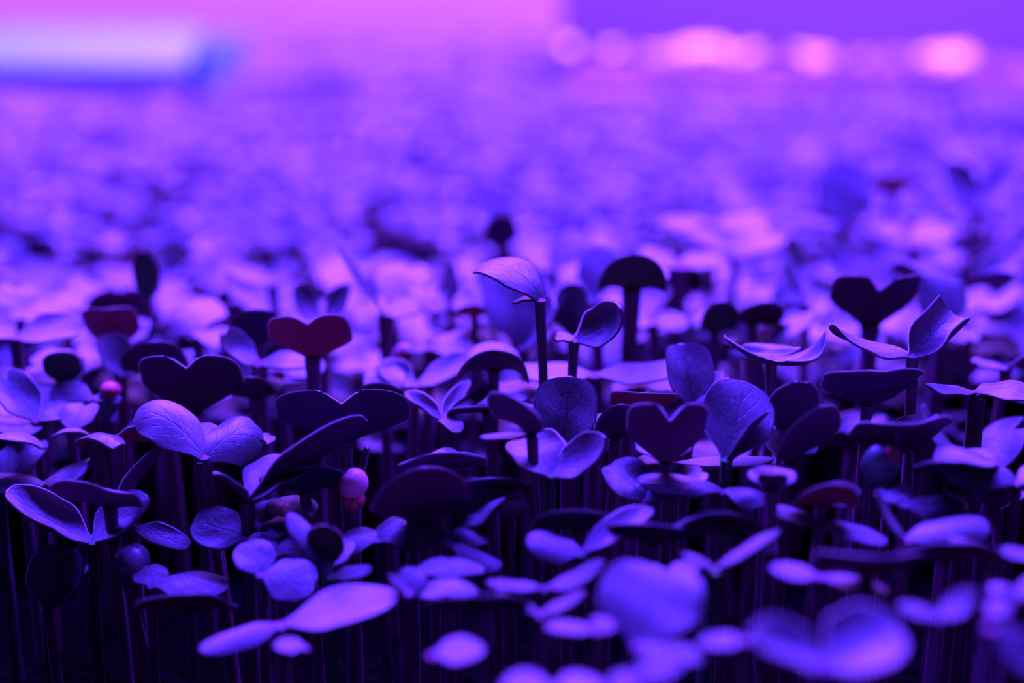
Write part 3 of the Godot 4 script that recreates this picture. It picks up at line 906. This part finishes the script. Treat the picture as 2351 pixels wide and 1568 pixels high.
	seedling(1850, 700, 740, "blurred seedling with a dark folded leaf left of the heart-shaped one", [[118, 66, 120, 100, -16, -30, -46, 0.02], [184, 6, 80, 50, -10, -20, -30, 0.0]], {"lm": "the dark folded leaf near the heart"})
	seedling(1998, 745, 845, "seedling with a heart-shaped dark leaf on a thick purple stem at right", [[-90, 74, 140, 180, -34, 30, 0, 0.34], [90, 30, 80, 90, -30, 0, 0]], {"sw": 40, "lean": [10, 0], "lm": "the heart-shaped leaf at right", "wave": 0.02, "stalk": 0.2})
	seedling(2180, 650, 720, "blurred seedling with a large dark drooping leaf right of the heart-shaped one", [[160, 40, 120, 120, -50, -40, -30, 0.02], [-4, 12, 120, 110, -14, -10, -30, 0.05]], {"under": "violet", "lm": "the large dark drooping leaf at right"})
	seedling(2160, 755, 780, "blurred seedling with a round blue leaf face right of the heart-shaped one", [[90, 66, 115, 115, -30, 60, 0, 0.02], [-60, 10, 80, 80, -30, 0, 0]], {"top": "c"})
	seedling(2095, 818, 990, "seedling with a long veined leaf rising left and a tightly curled leaf at right", [[166, 14, 165, 84, 2, -30, 20, 0.0, 10, -50], [38, 30, 150, 150, -16, 118, 30, 0.02]], {"stem": "red", "sw": 26, "lm": "the long veined leaf at right"})
	seedling(1772, 822, 965, "seedling with a wavy wing-shaped pair of leaves, dull left and bright middle, at right", [[-90, 6, 72, 225, 4, 48, 0, -0.06, 0, 0], [90, 10, 50, 120, 10, 20, 0, 0.0]], {"sw": 24, "lean": [6, 0], "lm": "the wing-shaped pair at right", "wave": 0.08})
	seedling(1745, 800, 830, "seedling with a straight narrow bright leaf pointing up right behind the wing-shaped pair", [[28, 24, 140, 70, 0, -10, -6, 0.0], [200, 10, 80, 70, -10, 0, 10]])
	seedling(1590, 930, 965, "seedling with an upright cupped leaf, bright inside, right of the slender stems", [[105, 58, 125, 120, -8, 70, 6, 0.02], [20, 40, 90, 60, -10, 30, 10]], {"lm": "the upright cupped leaf"})
	seedling(1668, 1055, 1110, "seedling with a large bright upright leaf on a green stem right of centre", [[64, 50, 172, 150, -16, 24, 20, 0.0], [14, 48, 120, 70, 0, 30, -30, 0.0]], {"stem": "green", "sw": 26, "lean": [0, 0], "lm": "the large bright upright leaf"})
	seedling(1800, 1000, 1035, "seedling with a dark pointed leaf right of the large bright upright leaf", [[-70, 70, 140, 95, -10, 20, -20, -0.1], [60, 20, 100, 90, -20, 0, 0]], {"under": "dark"})
	seedling(1528, 1062, 1130, "seedling with a dark heart leaf of two upright lobes right of centre", [[-90, 72, 155, 170, -14, 44, 0, 0.30], [90, 25, 110, 110, -20, 0, 0]], {"sw": 26, "lm": "the dark heart leaf right of centre", "under": "violet"})
	seedling(1475, 950, 985, "seedling with a red lens-shaped leaf edge-on above the dark heart leaf", [[-88, 60, 70, 132, -12, 20, 0, 0.0], [90, 20, 80, 90, -20, 0, 0]], {"under": "red", "lm": "the red lens-shaped leaf"})
	seedling(1295, 1030, 1060, "seedling with a round blue cupped leaf behind the green stem at centre", [[80, 60, 140, 150, -4, 60, 0, 0.0], [-60, 10, 70, 70, -30, 0, 0]], {"lm": "the round blue cupped leaf"})
	seedling(1266, 1092, 1178, "seedling with a bright saddle-shaped leaf on a green stem at centre", [[125, 34, 115, 125, -25, 45, 16, 0.02], [12, 14, 130, 92, 52, 36, 22, 0.0]], {"stem": "green", "sw": 22, "lean": [-6, 0], "lm": "the bright saddle-shaped leaf"})
	seedling(1412, 1010, 1035, "seedling with a dark oval leaf left of the dark heart leaf", [[-85, 68, 110, 95, -20, -30, 0, 0.0], [90, 30, 80, 80, -20, 0, 0]])
	seedling(1365, 862, 925, "seedling with long thin edge-on leaves like a plank behind the slender stems", [[177, 4, 150, 95, 0, -6, 6, 0.02], [2, 4, 165, 95, 2, -4, 6, 0.02]], {"sw": 34, "under": "red", "lean": [0, 0]})
	seedling(1470, 885, 915, "seedling with a narrow bright leaf in front of the plank-like leaves", [[10, 2, 90, 70, -8, 0, 10, 0.02], [176, 2, 60, 60, -20, 0, 0]])
	seedling(1480, 1150, 1160, "seedling with bright crumpled leaves below the dark heart leaf", [[140, 40, 105, 100, -20, 20, 14, 0.06], [16, 30, 135, 95, -24, 20, 16, 0.06]], {"wave": 0.10, "lm": "the bright crumpled leaves"})
	seedling(1810, 1062, 1095, "seedling with a dark red domed leaf right of the pointed dark leaf", [[-58, 74, 160, 150, -26, -28, 0, 0.0], [70, 40, 100, 100, -30, 0, 0]], {"under": "violet", "sw": 30, "lm": "the dark red domed leaf"})
	seedling(2045, 1050, 1075, "seedling with a wide black leaf whose thin bright rim waves up to the right", [[-80, 56, 140, 215, -16, 34, 0, 0.06], [40, 28, 130, 110, 0, 20, -20]], {"lm": "the wide black wavy leaf"})
	seedling(2240, 902, 1010, "seedling at the right edge with a long flat leaf like a table on pink stems", [[176, 12, 95, 100, -10, -6, -8, 0.0], [4, 16, 115, 110, -26, -10, 0, 0.0]], {"sw": 28, "lean": [-8, 0], "extra_stem": [34, 0, 6], "under": "red", "lm": "the table-like leaf at the right edge"})
	bud(2020, 1070, 1130, "seedling with a double bud, one lobe bright pink, at right", 92, 124, 4, {"skin": "green", "husk": [18, -18, 46, 84], "sw": 26, "lean": [0, 0], "lm": "the double bud at right", "leaves": [[40, 66, 140, 44, 20, 40, 20]]})
	seedling(2180, 1085, 1120, "seedling with a black arched leaf left of a broad bright leaf at the right edge", [[-95, 58, 110, 165, -48, -22, 0, 0.0], [24, 34, 120, 100, -50, -30, 10, 0.04]])
	seedling(2335, 1110, 1150, "seedling with a broad bright leaf sloping down at the right edge", [[164, 28, 165, 120, -24, -40, 20, 0.03], [10, 20, 100, 90, -20, 0, 0]], {"lm": "the broad bright right-edge leaf"})
	seedling(1885, 1160, 1190, "seedling with a brown-red domed leaf left of the double bud", [[-92, 66, 100, 145, -36, -44, 0, 0.0], [30, 30, 100, 70, -40, -20, 16, 0.02]], {"under": "red", "lm": "the brown-red domed leaf"})
	seedling(1772, 1120, 1225, "seedling with a small bright cup top on a blurred pink stem", [[80, 22, 58, 92, 0, 20, 0, 0.0], [-100, 64, 45, 60, 0, 30, 0, 0.05]], {"sw": 30, "lean": [8, 0]})
	seedling(1660, 1130, 1155, "seedling with a bright band-like leaf arched over black shade", [[172, 24, 165, 75, -40, -50, 12, 0.0], [-10, 26, 90, 90, -60, -50, 0, 0.02]], {"lm": "the bright band-like arched leaf"})
	seedling(1545, 1065, 1090, "seedling with a thin leaf edge crossing in front of the dark heart leaf", [[176, 10, 70, 60, -10, -10, -4, 0.0], [2, 4, 190, 60, -4, -10, -4, 0.0]], {"under": "red"})
	seedling(1880, 1205, 1230, "seedling with a long flat leaf slanting down right below the brown-red dome", [[164, 26, 100, 60, -30, -10, 2, 0.02], [-4, -10, 135, 66, -6, -10, 6, 0.02]], {"under": "red", "sw": 26, "lm": "the long slanting leaf at lower right"})
	seedling(2075, 1160, 1180, "seedling with a rough wrinkled bright leaf right of the double bud", [[-4, 2, 130, 85, -16, -30, 24, 0.03], [120, 36, 60, 60, -30, 0, 10, 0.02]], {"wave": 0.13, "lm": "the rough wrinkled leaf"})
	seedling(2080, 1240, 1255, "seedling with a bright humped leaf in front of the wrinkled leaf", [[6, 20, 170, 85, -28, -40, 20, 0.02], [165, 40, 110, 50, 30, 10, 0, 0.0]], {"under": "violet"})
	seedling(2240, 1130, 1160, "seedling with a thin lens-shaped bright leaf left of the right edge", [[178, 4, 60, 42, 0, 0, 12, 0.0], [2, 4, 60, 42, 0, 0, 12, 0.0]], {"under": "red", "sw": 18})
	seedling(2285, 1265, 1290, "seedling with a dim narrow leaf at the right edge below the bright ones", [[-8, -6, 90, 40, -6, 0, 12, 0.0], [165, 20, 90, 50, -20, -30, 0, 0.0]])
	# the near rows at the bottom right, out of focus
	seedling(1470, 1480, 1490, "foreground seedling with a very large blurred upright bright leaf", [[70, 44, 185, 205, -25, 14, 4, 0.12], [-28, 14, 130, 70, -30, -10, 0, 0.0]], {"sw": 42, "lean": [-10, 10], "lm": "the very large blurred upright leaf"})
	seedling(1335, 1272, 1300, "blurred seedling with a bright folded leaf rising to a point at right below centre", [[168, 16, 110, 75, -10, -30, 24, 0.02], [22, 30, 165, 62, -14, 30, 16, 0.0]], {"stem": "green", "lm": "the bright folded leaf below centre"})
	seedling(1250, 1352, 1365, "blurred seedling with a thin bright arc of leaf like a sickle", [[176, 4, 110, 36, 0, 0, 6, 0.0], [6, 8, 125, 50, 34, 0, 8, 0.0]], {"sw": 20})
	seedling(1240, 1412, 1420, "blurred seedling with thin bright leaves in an open V at bottom centre", [[160, 14, 95, 30, 10, 10, 4, 0.0], [14, 12, 95, 32, 22, 10, 4, 0.0]], {"sw": 24, "lm": "the thin open V at bottom centre"})
	seedling(1535, 1318, 1330, "blurred seedling with a short bright strip of leaf above the large upright leaf", [[174, 2, 65, 44, 6, 0, 12, 0.0], [14, 10, 65, 46, 6, 0, 12, 0.0]], {"sw": 20})
	seedling(1640, 1310, 1350, "blurred seedling with thin dark leaves in a Y on a greenish stem", [[20, 24, 150, 40, 0, 0, -10, 0.0], [158, 30, 70, 36, -20, 0, -10, 0.0]], {"stem": "green", "sw": 30, "top": "c"})
	seedling(1720, 1240, 1260, "blurred seedling with a bright strip sloping down right above the Y-shaped one", [[162, 24, 90, 44, -10, -20, 10, 0.0], [-12, -12, 60, 44, -10, -10, 14, 0.0]])
	seedling(1880, 1325, 1345, "blurred seedling with a bright round leaf end and a dim long strip at lower right", [[172, 10, 95, 50, -6, 0, 14, 0.0], [-12, -4, 130, 40, -10, -10, 14, 0.0]], {"sw": 24, "lm": "the bright rounded strip at right"})
	seedling(2155, 1420, 1430, "blurred seedling with bright leaves in a wide U at lower right", [[168, 14, 80, 45, -5, 10, 8, 0.0], [14, 14, 90, 60, 45, 20, 8, 0.0]], {"sw": 26, "lm": "the wide U of leaves"})
	seedling(1895, 1530, 1540, "foreground seedling with a large blurred bow-tie of bright leaves at bottom right", [[170, 16, 160, 130, 16, 40, 12, 0.0], [12, 22, 165, 185, 4, 40, 16, 0.02]], {"sw": 44, "lm": "the large blurred bow-tie of leaves"})
	seedling(2275, 1440, 1500, "foreground seedling with a thick blurred leaf slanting at the right edge", [[-24, -34, 130, 75, -6, 0, 24, 0.0]], {"sw": 30, "lm": "the thick blurred right-edge leaf"})
	seedling(1715, 1472, 1480, "blurred seedling with a bright strip between the large upright leaf and the bow-tie", [[178, 2, 95, 50, -16, 0, 10, 0.0], [4, 14, 90, 66, -16, 0, 10, 0.0]], {"sw": 26})
	seedling(2335, 1375, 1385, "blurred seedling with a bright knob-like leaf at the right edge", [[170, 50, 60, 60, -70, -40, 20, 0.02], [20, 30, 80, 50, 0, 0, 0, 0.0]])
	seedling(2270, 1412, 1425, "blurred seedling with a tiny bright oval leaf left of the knob-like leaf", [[24, 20, 50, 44, -10, 0, 14, 0.0]], {"sw": 18})
	seedling(1465, 1560, 1570, "foreground seedling with a bright strip rising right below the large upright leaf", [[28, 20, 110, 80, 0, 0, 14, 0.0], [190, 0, 60, 60, -20, 0, 10, 0.0]], {"sw": 30})
	seedling(1270, 1590, 1595, "foreground seedling with a broad blurred leaf cut by the bottom edge", [[172, 8, 100, 100, -10, 0, 4, 0.0], [8, 8, 100, 100, -10, 0, 4, 0.0]], {"sw": 30})
	seedling(1370, 1450, 1455, "blurred seedling with a dim small leaf left of the very large upright leaf", [[172, 8, 100, 40, -14, -10, 6, 0.0], [40, 30, 40, 50, -20, 0, 10, 0.0]])
	# the soft rows behind, and leaves between the named ones
	seedling(1360, 690, 720, "blurred seedling with a pale slanting leaf left of the leaf dome", [[70, 58, 120, 80, -20, 10, 20, 0.0], [200, 20, 80, 80, -20, 0, 0]], {"top": "b"})
	seedling(1640, 520, 600, "blurred seedling far back with a long pale leaf lying flat above the dark pair", [[178, 8, 105, 90, -6, 0, 8, 0.0], [4, 10, 110, 90, -6, 0, 8, 0.0]], {"top": "b", "lm": "the long pale leaf far back"})
	seedling(1935, 520, 600, "blurred seedling far back with a large pale upright leaf above the heart-shaped one", [[80, 60, 140, 110, -10, 0, 10, 0.0], [190, 20, 100, 80, -20, 0, 0]], {"top": "b", "lm": "the pale upright leaf far back"})
	seedling(2100, 565, 620, "blurred seedling far back with pale rounded leaves right of the pale upright one", [[150, 34, 80, 90, -20, 0, 10, 0.0], [30, 30, 90, 90, -20, 0, 10, 0.0]], {"top": "b"})
	seedling(2050, 440, 520, "blurred seedling far back with a dark leaf silhouette at upper right", [[-90, 50, 70, 110, -20, 0, 0, 0.0], [90, 20, 60, 60, 0, 0, 0]], {"under": "red"})
	seedling(2240, 480, 540, "blurred seedling far back with a curled pale leaf at upper right edge", [[140, 40, 110, 90, 30, 40, 20, 0.0], [10, 30, 110, 90, 30, 40, 20, 0.0]], {"top": "b", "lm": "the curled pale leaf at upper right"})
	seedling(1150, 575, 640, "blurred seedling with a dark upright silhouette above the tallest slender one", [[-88, 76, 80, 62, -10, 0, 0, 0.0], [80, 30, 60, 60, 0, 0, 0]], {"sw": 20, "lm": "the dark silhouette at top centre"})
	seedling(625, 650, 690, "blurred seedling with a pale crescent leaf left of the smile-shaped one", [[172, 8, 90, 60, 20, 20, 14, 0.0], [6, 14, 70, 60, 40, 20, 14, 0.0]], {"top": "b"})
	seedling(1090, 725, 780, "blurred seedling with a small dark reddish leaf under the tallest hooded one", [[-90, 50, 50, 80, -20, -30, 0, 0.0], [80, 30, 80, 60, 0, 0, 0]], {"under": "red", "sw": 18})
	seedling(1315, 775, 830, "blurred seedling with a blue upright leaf between the two slender stems", [[95, 70, 105, 66, -6, 20, 10, 0.0], [-60, 10, 50, 50, -10, 0, 0]], {"top": "c"})
	seedling(1375, 735, 790, "blurred seedling with a brownish leaf behind the twisted bright leaf", [[-84, 62, 66, 76, -20, -20, 0, 0.0], [80, 20, 60, 60, 0, 0, 0]], {"under": "red"})
	seedling(2310, 845, 900, "seedling with a dark red slanting leaf at the right edge above the table-like one", [[24, 24, 110, 70, -6, 0, -40, 0.0], [190, 16, 70, 60, -10, 0, 0]], {"under": "red"})
	seedling(595, 790, 850, "blurred seedling with a dark oval leaf left of the red two-lobed one", [[-88, 70, 92, 105, -14, -10, 0, 0.0], [85, 30, 70, 70, 0, 0, 0]])
	seedling(1990, 930, 1000, "seedling with a broad black leaf under the long veined leaf at right", [[-80, 60, 115, 210, -14, 24, 0, 0.06], [60, 30, 100, 90, -10, 0, 0]])
	seedling(880, 905, 930, "seedling with a small black dome leaf behind the large dark two-lobed one", [[-90, 56, 62, 90, -30, -30, 0, 0.0], [90, 30, 80, 80, -10, 0, 0]])
	seedling(1330, 1215, 1225, "seedling with a black wide leaf low behind the bright folded leaf", [[-90, 58, 90, 190, -20, -20, 0, 0.0]])
	seedling(1130, 1140, 1150, "seedling with a black leaf left of the round dark bud", [[-90, 60, 80, 150, -20, -10, 0, 0.0]])
	seedling(700, 1130, 1160, "seedling with a black leaf below the wide cup leaf", [[-86, 66, 90, 170, -20, 0, 0, 0.0]])
	seedling(1640, 1215, 1230, "seedling with a black domed leaf under the band-like arched leaf", [[-90, 60, 90, 190, -30, -30, 0, 0.0]])
	seedling(1500, 1245, 1260, "seedling with a black low leaf below the bright crumpled leaves", [[-96, 60, 80, 180, -20, 0, 0, 0.0]])
	seedling(1990, 1320, 1335, "seedling with a black low leaf below the bright humped leaf at lower right", [[-90, 60, 90, 220, -20, 10, 0, 0.05]])
	seedling(1100, 1400, 1410, "seedling with a black low leaf left of the open V at bottom centre", [[-90, 56, 90, 200, -20, -10, 0, 0.0]])
	seedling(440, 1400, 1410, "seedling with a black low leaf left of the large blurred spoon leaf", [[-90, 56, 90, 200, -20, -10, 0, 0.0]])
	seedling(2170, 1290, 1310, "seedling with a black low leaf above the wide U of leaves", [[-90, 60, 90, 200, -20, 0, 0, 0.05]])
